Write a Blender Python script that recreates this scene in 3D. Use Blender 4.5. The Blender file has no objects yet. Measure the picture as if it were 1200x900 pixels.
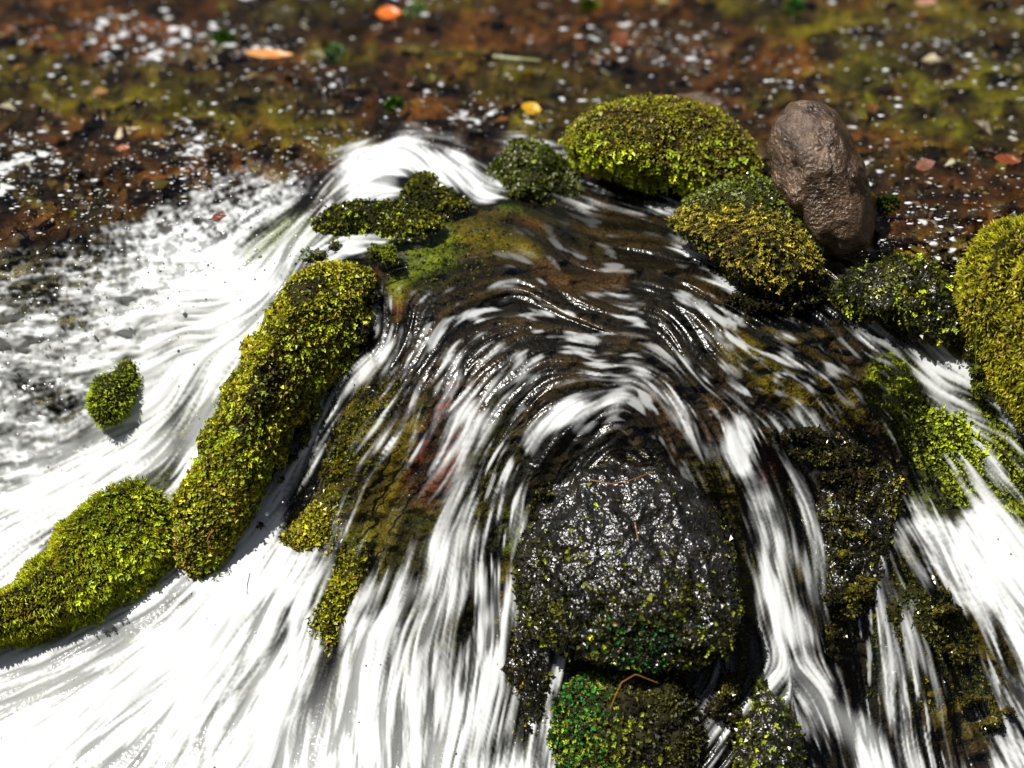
import bpy, bmesh, math
import numpy as np
from mathutils import Vector

S = bpy.context.scene
C = S.collection
RNG = np.random.default_rng(7)

# ------------------------------------------------------------------ camera
D = 4.25                       # metres from the lens to the lip of the cascade
TH = math.radians(30)
F = np.array([0, math.cos(TH), -math.sin(TH)])
U = np.array([0, math.sin(TH), math.cos(TH)])
R = np.array([1.0, 0, 0])
CAM = -D * F
FOCAL = 85.0
K = 36.0 / FOCAL / 1200.0      # tangent per photo pixel
MM = K * D                     # metres per photo pixel at the lip

cam = bpy.data.cameras.new('camera')
cam.lens = FOCAL
cam.sensor_width = 36
cam.clip_start = 0.05
cam.clip_end = 500
cam.dof.use_dof = True
cam.dof.focus_distance = 4.10
cam.dof.aperture_fstop = 1.4
co = bpy.data.objects.new('camera', cam)
C.objects.link(co)
co.location = CAM
co.rotation_euler = (math.pi / 2 - TH, 0, 0)
S.camera = co

# ------------------------------------------------------------------ light
L = np.array([-0.40, -0.30, 0.87])
L = L / np.linalg.norm(L)
elev = math.asin(L[2])
azim = math.atan2(L[0], L[1])
w = bpy.data.worlds.new('World')
S.world = w
w.use_nodes = True
nt = w.node_tree
sky = nt.nodes.new('ShaderNodeTexSky')
sky.sky_type = 'NISHITA'
sky.sun_disc = False
sky.sun_elevation = elev
sky.sun_rotation = azim
nt.links.new(sky.outputs[0], nt.nodes['Background'].inputs[0])
nt.nodes['Background'].inputs[1].default_value = 0.055
sl = bpy.data.lights.new('sun', 'SUN')
sl.energy = 5.0
sl.angle = math.radians(0.6)
sl.color = (1.0, 0.95, 0.87)
so = bpy.data.objects.new('sun', sl)
C.objects.link(so)
so.rotation_euler = Vector(L).to_track_quat('Z', 'Y').to_euler()

S.view_settings.view_transform = 'Standard'
S.view_settings.look = 'None'
S.view_settings.gamma = 1
S.view_settings.use_curve_mapping = False
S.view_settings.exposure = 0.55
S.render.engine = 'CYCLES'
S.cycles.max_bounces = 6
S.cycles.diffuse_bounces = 2
S.cycles.glossy_bounces = 3
S.cycles.transparent_max_bounces = 12
S.cycles.use_denoising = True
S.cycles.sample_clamp_indirect = 4


# ------------------------------------------------------------------ maths helpers
def world(px, py, h):
    """photo position and distance beyond the lip -> point in the world"""
    px, py, h = np.asarray(px, float), np.asarray(py, float), np.asarray(h, float)
    lam = D + h
    return (CAM + lam[..., None] * (F + ((px - 600) * K)[..., None] * R + ((450 - py) * K)[..., None] * U))


def h_of_z(py, z):
    return (z - CAM[2]) / (F[2] + (450 - py) * K * U[2]) - D


def smooth(a, b, x):
    t = np.clip((x - a) / (b - a), 0, 1)
    return t * t * (3 - 2 * t)


def blur(a, sx, sy=None):
    sy = sx if sy is None else sy
    fy = np.fft.fftfreq(a.shape[0])[:, None]
    fx = np.fft.rfftfreq(a.shape[1])[None]
    g = np.exp(-2 * math.pi ** 2 * ((fx * sx) ** 2 + (fy * sy) ** 2))
    return np.fft.irfft2(np.fft.rfft2(a) * g, a.shape)


def fnoise(shape, sx, sy=None):
    n = blur(RNG.standard_normal(shape), sx, sy)
    return n / n.std()


def unit(v):
    return v / (np.linalg.norm(v, axis=-1, keepdims=True) + 1e-12)


_P = RNG.integers(0, 1 << 30, 4096)


def noise3(p):
    """value noise in -1..1, p is (n,3)"""
    i = np.floor(p).astype(int)
    f = p - i
    f = f * f * (3 - 2 * f)

    def hsh(a, b, c):
        return _P[(_P[(_P[a & 4095] + b) & 4095] + c) & 4095] / float(1 << 29) - 1
    x, y, z = i.T
    fx, fy, fz = f.T
    l = lambda a, b, t: a + (b - a) * t
    return l(l(l(hsh(x, y, z), hsh(x + 1, y, z), fx), l(hsh(x, y + 1, z), hsh(x + 1, y + 1, z), fx), fy),
             l(l(hsh(x, y, z + 1), hsh(x + 1, y, z + 1), fx), l(hsh(x, y + 1, z + 1), hsh(x + 1, y + 1, z + 1), fx), fy), fz)


# ------------------------------------------------------------------ mesh helpers
def mesh_obj(name, verts, faces_flat, loop_tot, mat, parent=None, attrs=None, smooth_shade=True):
    me = bpy.data.meshes.new(name)
    verts = np.ascontiguousarray(verts, dtype=np.float32)
    loop_tot = np.asarray(loop_tot, np.int32)
    me.vertices.add(len(verts))
    me.vertices.foreach_set('co', verts.ravel())
    me.loops.add(len(faces_flat))
    me.loops.foreach_set('vertex_index', np.asarray(faces_flat, np.int32))
    me.polygons.add(len(loop_tot))
    start = np.concatenate([[0], np.cumsum(loop_tot)[:-1]]).astype(np.int32)
    me.polygons.foreach_set('loop_start', start)
    me.polygons.foreach_set('loop_total', loop_tot)
    me.polygons.foreach_set('use_smooth', np.full(len(loop_tot), smooth_shade))
    me.update(calc_edges=True)
    for k, v in (attrs or {}).items():
        v = np.asarray(v, np.float32)
        if v.ndim == 1:
            a = me.attributes.new(k, 'FLOAT', 'POINT')
            a.data.foreach_set('value', v)
        else:
            if v.shape[1] == 3:
                v = np.concatenate([v, np.ones((len(v), 1), np.float32)], 1)
            a = me.attributes.new(k, 'FLOAT_COLOR', 'POINT')
            a.data.foreach_set('color', np.ascontiguousarray(v).ravel())
    me.materials.append(mat)
    o = bpy.data.objects.new(name, me)
    C.objects.link(o)
    if parent is not None:
        o.parent = parent
        o.matrix_parent_inverse = parent.matrix_world.inverted()
    return o


def thing(name, label, cat, loc, group=None):
    o = bpy.data.objects.new(name, None)
    o.empty_display_size = 0.05
    C.objects.link(o)
    o.location = loc
    o['label'] = label
    o['category'] = cat
    if group:
        o['group'] = group
    bpy.context.view_layer.update()
    return o


def tag(o, label, cat, group=None):
    o['label'] = label
    o['category'] = cat
    if group:
        o['group'] = group
    return o


# ------------------------------------------------------------------ materials
def new_mat(name):
    m = bpy.data.materials.new(name)
    m.use_nodes = True
    n = m.node_tree
    n.nodes.clear()
    out = n.nodes.new('ShaderNodeOutputMaterial')
    return m, n, out


def attr(n, name):
    a = n.nodes.new('ShaderNodeAttribute')
    a.attribute_name = name
    return a


def bump(n, scale, strength, dist, detail=4, kind='NOISE'):
    tc = n.nodes.new('ShaderNodeTexCoord')
    if kind == 'NOISE':
        t = n.nodes.new('ShaderNodeTexNoise')
        t.inputs['Scale'].default_value = scale
        t.inputs['Detail'].default_value = detail
        o = t.outputs[0]
    else:
        t = n.nodes.new('ShaderNodeTexVoronoi')
        t.inputs['Scale'].default_value = scale
        o = t.outputs[0]
    n.links.new(tc.outputs['Object'], t.inputs['Vector'])
    b = n.nodes.new('ShaderNodeBump')
    b.inputs['Strength'].default_value = strength
    b.inputs['Distance'].default_value = dist
    n.links.new(o, b.inputs['Height'])
    return b, t


def water_mat():
    m, n, out = new_mat('running_water')
    fo = attr(n, 'foam')  # foam amount, with painted sheen and glints included
    b, t = bump(n, 140, 0.25, 0.004, 2)
    gl = n.nodes.new('ShaderNodeBsdfGlossy')
    gl.inputs['Roughness'].default_value = 0.2
    n.links.new(b.outputs[0], gl.inputs['Normal'])
    tr = n.nodes.new('ShaderNodeBsdfTransparent')
    tr.inputs[0].default_value = (0.90, 0.88, 0.76, 1)
    fr = n.nodes.new('ShaderNodeFresnel')
    fr.inputs['IOR'].default_value = 1.33
    n.links.new(b.outputs[0], fr.inputs['Normal'])
    mx = n.nodes.new('ShaderNodeMixShader')
    n.links.new(fr.outputs[0], mx.inputs[0])
    n.links.new(tr.outputs[0], mx.inputs[1])
    n.links.new(gl.outputs[0], mx.inputs[2])
    # froth
    df = n.nodes.new('ShaderNodeBsdfDiffuse')
    df.inputs[0].default_value = (0.80, 0.83, 0.84, 1)
    tl = n.nodes.new('ShaderNodeBsdfTranslucent')
    tl.inputs[0].default_value = (0.75, 0.8, 0.8, 1)
    m2 = n.nodes.new('ShaderNodeMixShader')
    m2.inputs[0].default_value = 0.25
    n.links.new(df.outputs[0], m2.inputs[1])
    n.links.new(tl.outputs[0], m2.inputs[2])
    m3 = n.nodes.new('ShaderNodeMixShader')
    n.links.new(fo.outputs['Fac'], m3.inputs[0])
    n.links.new(mx.outputs[0], m3.inputs[1])
    n.links.new(m2.outputs[0], m3.inputs[2])
    n.links.new(m3.outputs[0], out.inputs[0])
    return m


def froth_glint_mat():
    m, n, out = new_mat('froth')
    p = n.nodes.new('ShaderNodeBsdfPrincipled')
    a = attr(n, 'col')
    n.links.new(a.outputs['Color'], p.inputs['Base Color'])
    p.inputs['Roughness'].default_value = 0.25
    n.links.new(p.outputs[0], out.inputs[0])
    return m


def bed_mat():
    m, n, out = new_mat('wet_stream_bed')
    a = attr(n, 'col')
    b, t = bump(n, 120, 0.8, 0.01, 5)
    t2 = n.nodes.new('ShaderNodeTexNoise')
    t2.inputs['Scale'].default_value = 260
    t2.inputs['Detail'].default_value = 3
    tc = n.nodes.new('ShaderNodeTexCoord')
    n.links.new(tc.outputs['Object'], t2.inputs['Vector'])
    rp = n.nodes.new('ShaderNodeMapRange')
    rp.inputs['From Min'].default_value = 0.35
    rp.inputs['From Max'].default_value = 0.65
    rp.inputs['To Min'].default_value = 0.45
    rp.inputs['To Max'].default_value = 1.6
    n.links.new(t2.outputs[0], rp.inputs[0])
    mu = n.nodes.new('ShaderNodeVectorMath')
    mu.operation = 'SCALE'
    n.links.new(a.outputs['Color'], mu.inputs[0])
    n.links.new(rp.outputs[0], mu.inputs['Scale'])
    p = n.nodes.new('ShaderNodeBsdfPrincipled')
    p.inputs['Roughness'].default_value = 0.6
    p.inputs['Specular IOR Level'].default_value = 0.12
    n.links.new(mu.outputs[0], p.inputs['Base Color'])
    n.links.new(b.outputs[0], p.inputs['Normal'])
    n.links.new(p.outputs[0], out.inputs[0])
    return m


def stone_mat(name, c1, c2, rough, bscale=60, bstr=0.6, bdist=0.02, coat=0.0, spec=0.5, bdet=5):
    m, n, out = new_mat(name)
    tc = n.nodes.new('ShaderNodeTexCoord')
    t = n.nodes.new('ShaderNodeTexNoise')
    t.inputs['Scale'].default_value = 22
    t.inputs['Detail'].default_value = 8
    t.inputs['Roughness'].default_value = 0.65
    n.links.new(tc.outputs['Object'], t.inputs['Vector'])
    cr = n.nodes.new('ShaderNodeValToRGB')
    cr.color_ramp.elements[0].position = 0.35
    cr.color_ramp.elements[1].position = 0.65
    cr.color_ramp.elements[0].color = (*c1, 1)
    cr.color_ramp.elements[1].color = (*c2, 1)
    n.links.new(t.outputs[0], cr.inputs[0])
    b, _ = bump(n, bscale, bstr, bdist, bdet)
    p = n.nodes.new('ShaderNodeBsdfPrincipled')
    n.links.new(cr.outputs[0], p.inputs['Base Color'])
    p.inputs['Roughness'].default_value = rough
    p.inputs['Specular IOR Level'].default_value = spec
    p.inputs['Coat Weight'].default_value = coat
    p.inputs['Coat Roughness'].default_value = 0.1
    n.links.new(b.outputs[0], p.inputs['Normal'])
    n.links.new(b.outputs[0], p.inputs['Coat Normal'])
    n.links.new(p.outputs[0], out.inputs[0])
    return m


def leaf_mat(name, rough=0.45, trans=0.3, spec=0.4):
    m, n, out = new_mat(name)
    a = attr(n, 'col')
    p = n.nodes.new('ShaderNodeBsdfPrincipled')
    p.inputs['Roughness'].default_value = rough
    p.inputs['Specular IOR Level'].default_value = spec
    n.links.new(a.outputs['Color'], p.inputs['Base Color'])
    tl = n.nodes.new('ShaderNodeBsdfTranslucent')
    n.links.new(a.outputs['Color'], tl.inputs[0])
    mx = n.nodes.new('ShaderNodeMixShader')
    mx.inputs[0].default_value = trans
    n.links.new(p.outputs[0], mx.inputs[1])
    n.links.new(tl.outputs[0], mx.inputs[2])
    n.links.new(mx.outputs[0], out.inputs[0])
    return m


M_WATER = water_mat()
M_FROTH_GLINT = froth_glint_mat()
M_BED = bed_mat()
M_MOSS = leaf_mat('moss_leaves', 0.42, 0.25, 0.35)
M_WETMOSS = leaf_mat('wet_moss_leaves', 0.2, 0.15, 0.45)
M_LEAF = leaf_mat('fallen_leaf', 0.35, 0.35, 0.5)
M_DARK = stone_mat('dark_mossy_stone', (0.006, 0.006, 0.003), (0.025, 0.022, 0.006), 0.7, spec=0.12)
M_WET = stone_mat('black_wet_stone', (0.004, 0.004, 0.003), (0.016, 0.013, 0.010), 0.3, 36, 1.0, 0.024, spec=0.8, bdet=3)
M_BROWN = stone_mat('brown_wet_stone', (0.014, 0.008, 0.004), (0.15, 0.095, 0.06), 0.2, 170, 1.0, 0.007, spec=0.8)
M_SOIL = stone_mat('forest_floor', (0.02, 0.013, 0.007), (0.06, 0.04, 0.02), 0.9, 3, 0.6, 0.1)

# ------------------------------------------------------------------ the lie of the water
ctl = []
for gx in range(-300, 1501, 150):
    for gy in (-300, -200, -100, 0, 70, 140):
        ctl.append((gx, gy, h_of_z(gy, 0.25)))
for x, y in ((-300, 250), (-150, 250), (0, 265), (120, 235), (250, 205), (390, 180), (690, 190), (900, 210), (1000, 260),
             (1100, 300), (1200, 300), (1350, 310), (1500, 310)):
    ctl.append((x, y, h_of_z(y, 0.25)))
ctl += [(480, 172, h_of_z(172, 0.27)), (590, 200, h_of_z(200, 0.25)), (600, 260, 0.05), (600, 330, -0.068), (650, 430, -0.175),
        (500, 430, -0.15), (450, 500, -0.14), (700, 520, -0.2), (600, 600, -0.19), (600, 900, -0.2), (300, 700, -0.12),
        (300, 900, -0.18), (850, 450, -0.17), (950, 450, -0.15), (950, 600, -0.15), (925, 780, -0.2), (900, 900, -0.23),
        (1050, 500, -0.13), (1150, 500, -0.11), (1200, 650, -0.14), (1150, 800, -0.16), (1200, 900, -0.19), (1000, 900, -0.2),
        (800, 330, -0.09), (900, 380, -0.14), (1100, 400, -0.12), (1200, 420, -0.12), (1500, 420, -0.12), (1500, 650, -0.14),
        (0, 300, -0.075), (0, 420, 0.0), (0, 560, 0.05), (150, 520, 0.03), (250, 400, -0.02), (300, 300, -0.03), (430, 240, 0.05),
        (400, 320, -0.05), (-300, 300, -0.07), (-300, 560, 0.06), (-300, 760, -0.05),
        (0, 680, 0.0), (150, 740, -0.11), (240, 700, -0.115), (60, 770, -0.10), (100, 800, -0.11), (100, 900, -0.15), (-300, 900, -0.15), (-300, 1100, -0.3), (0, 1100, -0.32), (400, 1100, -0.34),
        (800, 1100, -0.36), (1200, 1100, -0.34), (1500, 1100, -0.34), (1500, 900, -0.2), (500, 750, -0.18), (760, 700, -0.2)]
ctl = np.array(ctl)


def rbf_fit(c):
    d = np.hypot(c[:, None, 0] - c[None, :, 0], c[:, None, 1] - c[None, :, 1])
    n = len(c)
    A = np.zeros((n + 3, n + 3))
    A[:n, :n] = d + np.eye(n) * 1e-3
    A[:n, n] = 1
    A[:n, n + 1:] = c[:, :2] / 1000
    A[n:, :n] = A[:n, n:].T
    b = np.concatenate([c[:, 2], [0, 0, 0]])
    return np.linalg.solve(A, b)


W_ = rbf_fit(ctl)
n_ = len(ctl)


def base_h(px, py):
    px, py = np.asarray(px, float), np.asarray(py, float)
    out = W_[n_] + W_[n_ + 1] * px / 1000 + W_[n_ + 2] * py / 1000
    for (x, y, _), k in zip(ctl, W_[:n_]):
        out = out + k * np.hypot(px - x, py - y)
    return out


X0, X1, Y0, Y1, ST = -230, 1430, -200, 1050, 1.35
gx = np.arange(X0, X1, ST)
gy = np.arange(Y0, Y1, ST)
NX, NY = len(gx), len(gy)
QX, QY = np.meshgrid(gx, gy)
# coarse grid for the slow fields
CS = 8.0
cx = np.arange(X0, X1 + CS, CS)
cy = np.arange(Y0, Y1 + CS, CS)
CX, CY = np.meshgrid(cx, cy)


def up(a):
    fx = (gx - X0) / CS
    fy = (gy - Y0) / CS
    ix = np.minimum(fx.astype(int), a.shape[1] - 2)
    iy = np.minimum(fy.astype(int), a.shape[0] - 2)
    tx = (fx - ix)[None, :]
    ty = (fy - iy)[:, None]
    a00 = a[iy][:, ix]
    a01 = a[iy][:, ix + 1]
    a10 = a[iy + 1][:, ix]
    a11 = a[iy + 1][:, ix + 1]
    return (a00 * (1 - tx) + a01 * tx) * (1 - ty) + (a10 * (1 - tx) + a11 * tx) * ty


HB = up(blur(np.pad(base_h(CX, CY), 20, 'edge'), 1.5)[20:-20, 20:-20])

# the edge of the upper stream: where the water leaves the level and starts down
weir = np.array([(-300, 285), (0, 285), (110, 262), (220, 235), (320, 215), (400, 190), (480, 168), (570, 185), (690, 205), (850, 225),
                 (960, 290), (1040, 320), (1120, 325), (1500, 325)])
WEIR = np.interp(gx, weir[:, 0], weir[:, 1])[None, :]
UPS = smooth(14, -14, QY - WEIR)            # 1 upstream, 0 on the cascade

# ------------------------------------------------------------------ flow lines over the rocks
# lines along the current; only their direction counts, not their sense
flow = [
    [(560, 900), (572, 760), (584, 650), (605, 585), (640, 525), (685, 482), (725, 458)],
    [(742, 455), (775, 490), (802, 540), (832, 610)],
    [(500, 900), (520, 740), (545, 625), (580, 535), (630, 468), (690, 442), (750, 450), (800, 490), (838, 560), (862, 660), (880, 780)],
    [(430, 900), (460, 740), (490, 630), (530, 535), (585, 455), (650, 415), (720, 408), (790, 430), (850, 480), (890, 560), (915, 680), (930, 780)],
    [(330, 900), (390, 730), (440, 610), (490, 510), (545, 430), (610, 385), (690, 370), (770, 385), (850, 425), (920, 480), (970, 560), (1000, 660),
     (1020, 780), (1030, 900)],
    [(200, 900), (310, 730), (370, 620), (430, 510), (490, 420), (550, 355), (620, 325), (710, 325), (800, 345), (890, 390), (970, 440), (1040, 520),
     (1080, 620), (1170, 820)],
    [(50, 900), (190, 770), (285, 640), (350, 540), (410, 450), (450, 385)],
    [(540, 262), (620, 275), (700, 290), (780, 318), (880, 350), (980, 385), (1050, 420), (1130, 480), (1200, 580), (1300, 740)],
    [(560, 300), (650, 310), (740, 325), (820, 350)],
    [(770, 275), (820, 300), (870, 340)],
    [(960, 340), (1050, 390), (1120, 440), (1190, 510), (1260, 600)],
    [(925, 780), (890, 812), (850, 855), (790, 920)],
    [(930, 780), (975, 815), (1000, 860), (1020, 930)],
    [(540, 185), (480, 170), (440, 188), (400, 230), (340, 290), (280, 360), (230, 440), (180, 520), (90, 580), (0, 640)],
    [(500, 176), (535, 195), (562, 230)],
    [(560, 262), (460, 275), (400, 285), (345, 320), (305, 380), (265, 450), (215, 550)],
    [(330, 235), (250, 300), (180, 340), (60, 360), (-100, 380)],
    [(250, 400), (130, 430), (0, 440), (-150, 450)],
    [(200, 480), (60, 520), (-60, 540)],
    [(100, 260), (0, 280), (-150, 290)],
    [(450, 340), (445, 380), (415, 440), (370, 515), (320, 595), (250, 670), (150, 720), (40, 775), (-100, 830)],
    [(655, 690), (640, 800), (640, 900)],
    [(200, 720), (90, 790), (-60, 870)],
    [(1000, 640), (1010, 740), (1040, 900)],
]
up_flow = [[(-250, y), (300, y + 6), (700, y), (1100, y - 12), (1450, y - 20)] for y in (-200, -100, 0, 60, 120)]


def seg_samples(lines, step=14):
    p, d = [], []
    for l in lines:
        l = np.array(l, float)
        for a, b in zip(l[:-1], l[1:]):
            n = max(1, int(np.hypot(*(b - a)) / step))
            t = (np.arange(n) + 0.5) / n
            p.append(a + (b - a) * t[:, None])
            d.append(np.repeat([(b - a) / np.hypot(*(b - a))], n, 0))
    return np.concatenate(p), np.concatenate(d)


fp, fd = seg_samples(flow + up_flow)
VX = np.zeros_like(CX)
VY = np.zeros_like(CX)
WS = np.zeros_like(CX)
for (x, y), (dx, dy) in zip(fp, fd):
    wgt = 1 / (((CX - x) ** 2 + (CY - y) ** 2) + 300) ** 1.6
    VX += wgt * (dx * dx - dy * dy)
    VY += wgt * 2 * dx * dy
    WS += wgt
VX, VY = up(VX / WS), up(VY / WS)
AX = 0.5 * np.arctan2(VY, VX) + (0.24 * fnoise((NY, NX), 24) + 0.09 * fnoise((NY, NX), 10)) * (QY > WEIR) * (0.3 + 0.7 * smooth(560, 430, QY))
VX, VY = np.cos(AX), np.sin(AX)


def lic(src, length, stepsz=1.0):
    """average of a noise field along the flow: threads drawn out by the current"""
    acc = src.copy()
    wsum = 1.0
    for sgn in (1, -1):
        x = np.tile(np.arange(NX, dtype=float), (NY, 1))
        y = np.tile(np.arange(NY, dtype=float)[:, None], (1, NX))
        dx, dy = VX * sgn, VY * sgn
        for k in range(length):
            x = x + stepsz * dx
            y = y + stepsz * dy
            ix = np.clip(x + 0.5, 0, NX - 1).astype(np.int32)
            iy = np.clip(y + 0.5, 0, NY - 1).astype(np.int32)
            vx, vy = VX[iy, ix], VY[iy, ix]
            f = np.where(vx * dx + vy * dy < 0, -1.0, 1.0)
            dx, dy = vx * f, vy * f
            wk = 0.5 + 0.5 * math.cos(math.pi * k / length)
            acc = acc + wk * src[iy, ix]
            if sgn == 1:
                wsum += 2 * wk
    acc -= acc.mean()
    return acc / acc.std()


FINE = lic(fnoise((NY, NX), 0.9), 22)
MID = lic(fnoise((NY, NX), 2.0), 36, 1.3)
WIDE = lic(fnoise((NY, NX), 5.0), 34, 2.2)
XWIDE = np.clip(lic(fnoise((NY, NX), 10), 24, 4.0), -1.3, 1.8)
CHOP = fnoise((NY, NX), 2.4, 1.5)
CHOP2 = fnoise((NY, NX), 7, 3.5)
BIG = fnoise((NY, NX), 30, 14)
STREAK = 0.45 * FINE + 0.6 * MID + 0.6 * WIDE
STREAK /= STREAK.std()


# ------------------------------------------------------------------ where the water is white
def stroke_mask(pts, width, X=CX, Y=CY):
    pts = np.array(pts, float)
    if len(pts) == 1:
        pts = np.repeat(pts, 2, 0) + [[0, 0], [0.5, 0]]
    wd = np.atleast_1d(np.array(width, float))
    if len(wd) == 1:
        wd = np.repeat(wd, len(pts))
    best = np.zeros_like(X)
    for a, b, wa, wb in zip(pts[:-1], pts[1:], wd[:-1], wd[1:]):
        ab = b - a
        t = np.clip(((X - a[0]) * ab[0] + (Y - a[1]) * ab[1]) / (ab @ ab + 1e-9), 0, 1)
        d = np.hypot(X - a[0] - t * ab[0], Y - a[1] - t * ab[1])
        ww = wa + (wb - wa) * t
        best = np.maximum(best, np.exp(-0.5 * (d / ww) ** 3))
    return best


foam_sheen_strokes = [
    # left basin
    ([(-250, 430), (0, 425), (110, 405)], [90, 80, 76], 0.9),
    ([(-250, 530), (60, 530)], [55, 45], 0.9),
    ([(410, 250), (330, 300), (250, 380), (190, 450), (150, 520), (60, 580), (-100, 660)], [26, 36, 50, 56, 50, 36, 60], 0.9),
    ([(250, 300), (150, 380), (60, 400)], [34, 60, 50], 0.95),
    ([(-60, 800), (60, 785), (160, 740), (235, 670)], [34, 30, 26, 14], 0.93),
    ([(450, 400), (375, 515), (310, 640)], [10, 13, 14], 0.8),
    ([(340, 225), (240, 268), (150, 320), (20, 365)], [18, 34, 44, 34], 0.66),
    ([(30, 650), (-60, 690), (-250, 700)], [24, 30, 60], 0.95),
    ([(300, 400), (255, 480), (215, 555)], [40, 40, 30], 0.97),
    # lower left basin
    ([(-250, 850), (60, 840), (190, 800), (250, 740)], [90, 95, 80, 45], 1.05),
    ([(-200, 1000), (250, 960), (700, 1000)], 90, 1.0),
    ([(300, 680), (230, 730), (150, 760)], [26, 30, 30], 0.9),
    # left sheet beside the ridge
    ([(375, 500), (335, 560), (300, 620), (260, 690)], [10, 22, 26, 30], 0.9),
    ([(330, 660), (330, 740), (280, 850)], [38, 60, 80], 0.92),
    # main sheet
    ([(460, 690), (420, 780), (380, 900)], [24, 48, 70], 0.88),
    ([(545, 630), (510, 740), (480, 900)], [30, 45, 75], 0.8),
    ([(600, 540), (590, 620), (560, 720), (550, 900)], [14, 20, 28, 40], 0.52),
    ([(530, 480), (490, 540), (455, 600)], [16, 20, 16], 0.5),
    ([(590, 470), (560, 540), (530, 620)], [20, 22, 24], 0.56),
    ([(440, 540), (410, 600)], [10, 12], 0.45),
    # the dome: sky sheen painted as thin foam, beside real foam ripples
    ([(460, 480), (500, 450), (560, 435), (640, 430), (740, 436)], [34, 36, 30, 18, 14], 0.46),
    ([(500, 470), (450, 540), (410, 610)], [18, 20, 16], 0.5),
    ([(640, 506), (672, 484), (700, 474)], [14, 20, 14], 0.88),
    ([(720, 440), (790, 460), (830, 520)], [22, 20, 16], 0.26),
    ([(570, 475), (520, 510), (470, 570)], [22, 26, 22], 0.5),
    ([(740, 385), (860, 440)], [24, 24], 0.28),
    ([(470, 390), (440, 450), (400, 510)], [10, 14, 14], 0.55),
    ([(520, 340), (600, 350)], 20, 0.14),
    ([(780, 280), (825, 305), (868, 338)], [13, 20, 14], 0.72),
    ([(690, 340), (760, 330)], 24, 0.16),
    ([(900, 380), (960, 420), (1010, 460)], [22, 18, 18], 0.3),
    # right of the black boulder
    ([(862, 482), (872, 512), (884, 550)], [15, 20, 14], 0.74),
    ([(800, 540), (845, 620), (860, 680)], [8, 10, 8], 0.3),
    ([(898, 590), (908, 650), (925, 760)], [12, 20, 28], 0.66),
    ([(945, 520), (950, 560)], 10, 0.25),
    ([(915, 795), (870, 835), (820, 890), (790, 930)], [10, 16, 20, 24], 0.72),
    ([(935, 795), (975, 820), (1000, 870), (1010, 930)], [12, 26, 28, 30], 0.9),
    # right-hand fall
    ([(1005, 365), (1035, 375)], [16, 20], 0.6),
    ([(1030, 400), (1090, 420), (1150, 455)], [16, 18, 20], 0.5),
    ([(1130, 430), (1170, 470), (1195, 510)], [9, 13, 13], 0.85),
    ([(1075, 620), (1130, 650), (1180, 720), (1240, 800)], [18, 34, 40, 50], 0.82),
    ([(1150, 610), (1200, 680), (1300, 760)], [16, 44, 80], 0.8),
    ([(1050, 480), (1075, 560), (1080, 620)], [10, 10, 12], 0.5),
    ([(1080, 440), (1130, 510), (1170, 590)], [18, 26, 26], 0.46),
    ([(930, 490), (960, 580), (980, 700)], [20, 26, 26], 0.34),
    ([(1000, 560), (1040, 640)], [12, 16], 0.25),
    ([(1130, 560), (1200, 600)], 25, 0.35),
    ([(1000, 650), (1030, 740), (1060, 860)], [30, 44, 50], 0.42),
    ([(960, 720), (985, 800), (1010, 890)], [12, 16, 20], 0.3),
    ([(1180, 800), (1195, 900)], [14, 40], 0.6),
    ([(1050, 900), (1200, 910)], 24, 0.5),
    # over the rim
    ([(398, 240), (430, 205), (465, 185), (500, 180)], [24, 28, 24, 14], 0.92),
    ([(500, 180), (530, 195), (556, 215)], [14, 20, 17], 0.95),
    ([(470, 205), (440, 225)], [20, 20], 0.85),
    ([(375, 284), (420, 283), (452, 288)], [10, 11, 6], 0.85),
    ([(395, 330), (420, 348), (440, 375)], [6, 10, 9], 0.7),
    ([(590, 195), (630, 185), (665, 200), (690, 222)], [22, 24, 20, 14], 0.6),
    ([(700, 222), (760, 232), (850, 240)], [14, 12, 12], 0.55),
    ([(880, 215), (950, 260)], [12, 14], 0.5),
    ([(985, 265), (992, 300)], [4, 7], 0.85),
    ([(655, 690), (640, 760), (628, 840), (640, 900)], [7, 9, 11, 16], 0.5),
    ([(840, 780), (830, 830)], [10, 12], 0.4),
]
dark_strokes = [   # gaps where the stone shows through the sheet
    ([(30, 365), (95, 375)], 16, 0.5),
    ([(20, 455), (60, 465)], 15, 0.55),
    ([(-250, 300), (40, 305)], 20, 0.35),
    ([(470, 560), (420, 650), (378, 760)], [12, 14, 10], 0.85),
    ([(520, 560), (470, 660), (430, 730)], [14, 12, 9], 0.55),
    ([(380, 560), (345, 630)], [9, 12], 0.6),
    ([(500, 700), (465, 790)], [8, 6], 0.35),
    ([(575, 640), (545, 740)], [8, 6], 0.4),
    ([(330, 740), (270, 830)], [10, 8], 0.25),
    ([(800, 870), (700, 930)], [20, 40], 0.5),
    ([(905, 850), (895, 900)], [16, 24], 0.9),
    ([(60, 545), (95, 548)], 7, 0.3),
    ([(30, 600), (0, 610)], 8, 0.25),
]
FOAM_SHEEN = np.zeros_like(CX)
for pts, wd, lv in foam_sheen_strokes:
    m = stroke_mask(pts, wd) * lv
    FOAM_SHEEN = np.maximum(FOAM_SHEEN, m)
for pts, wd, lv in dark_strokes:
    FOAM_SHEEN = FOAM_SHEEN * (1 - lv * stroke_mask(pts, wd))
WARPX = blur(RNG.standard_normal(CX.shape), 2.5)
WARPY = blur(RNG.standard_normal(CX.shape), 2.5)
FOAM_SHEEN = up(blur(np.pad(FOAM_SHEEN, 10, 'edge'), 0.7)[10:-10, 10:-10])
wx = up(WARPX / WARPX.std()) * 7 / ST
wy = up(WARPY / WARPY.std()) * 9 / ST
II, JJ = np.meshgrid(np.arange(NX), np.arange(NY))
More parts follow.
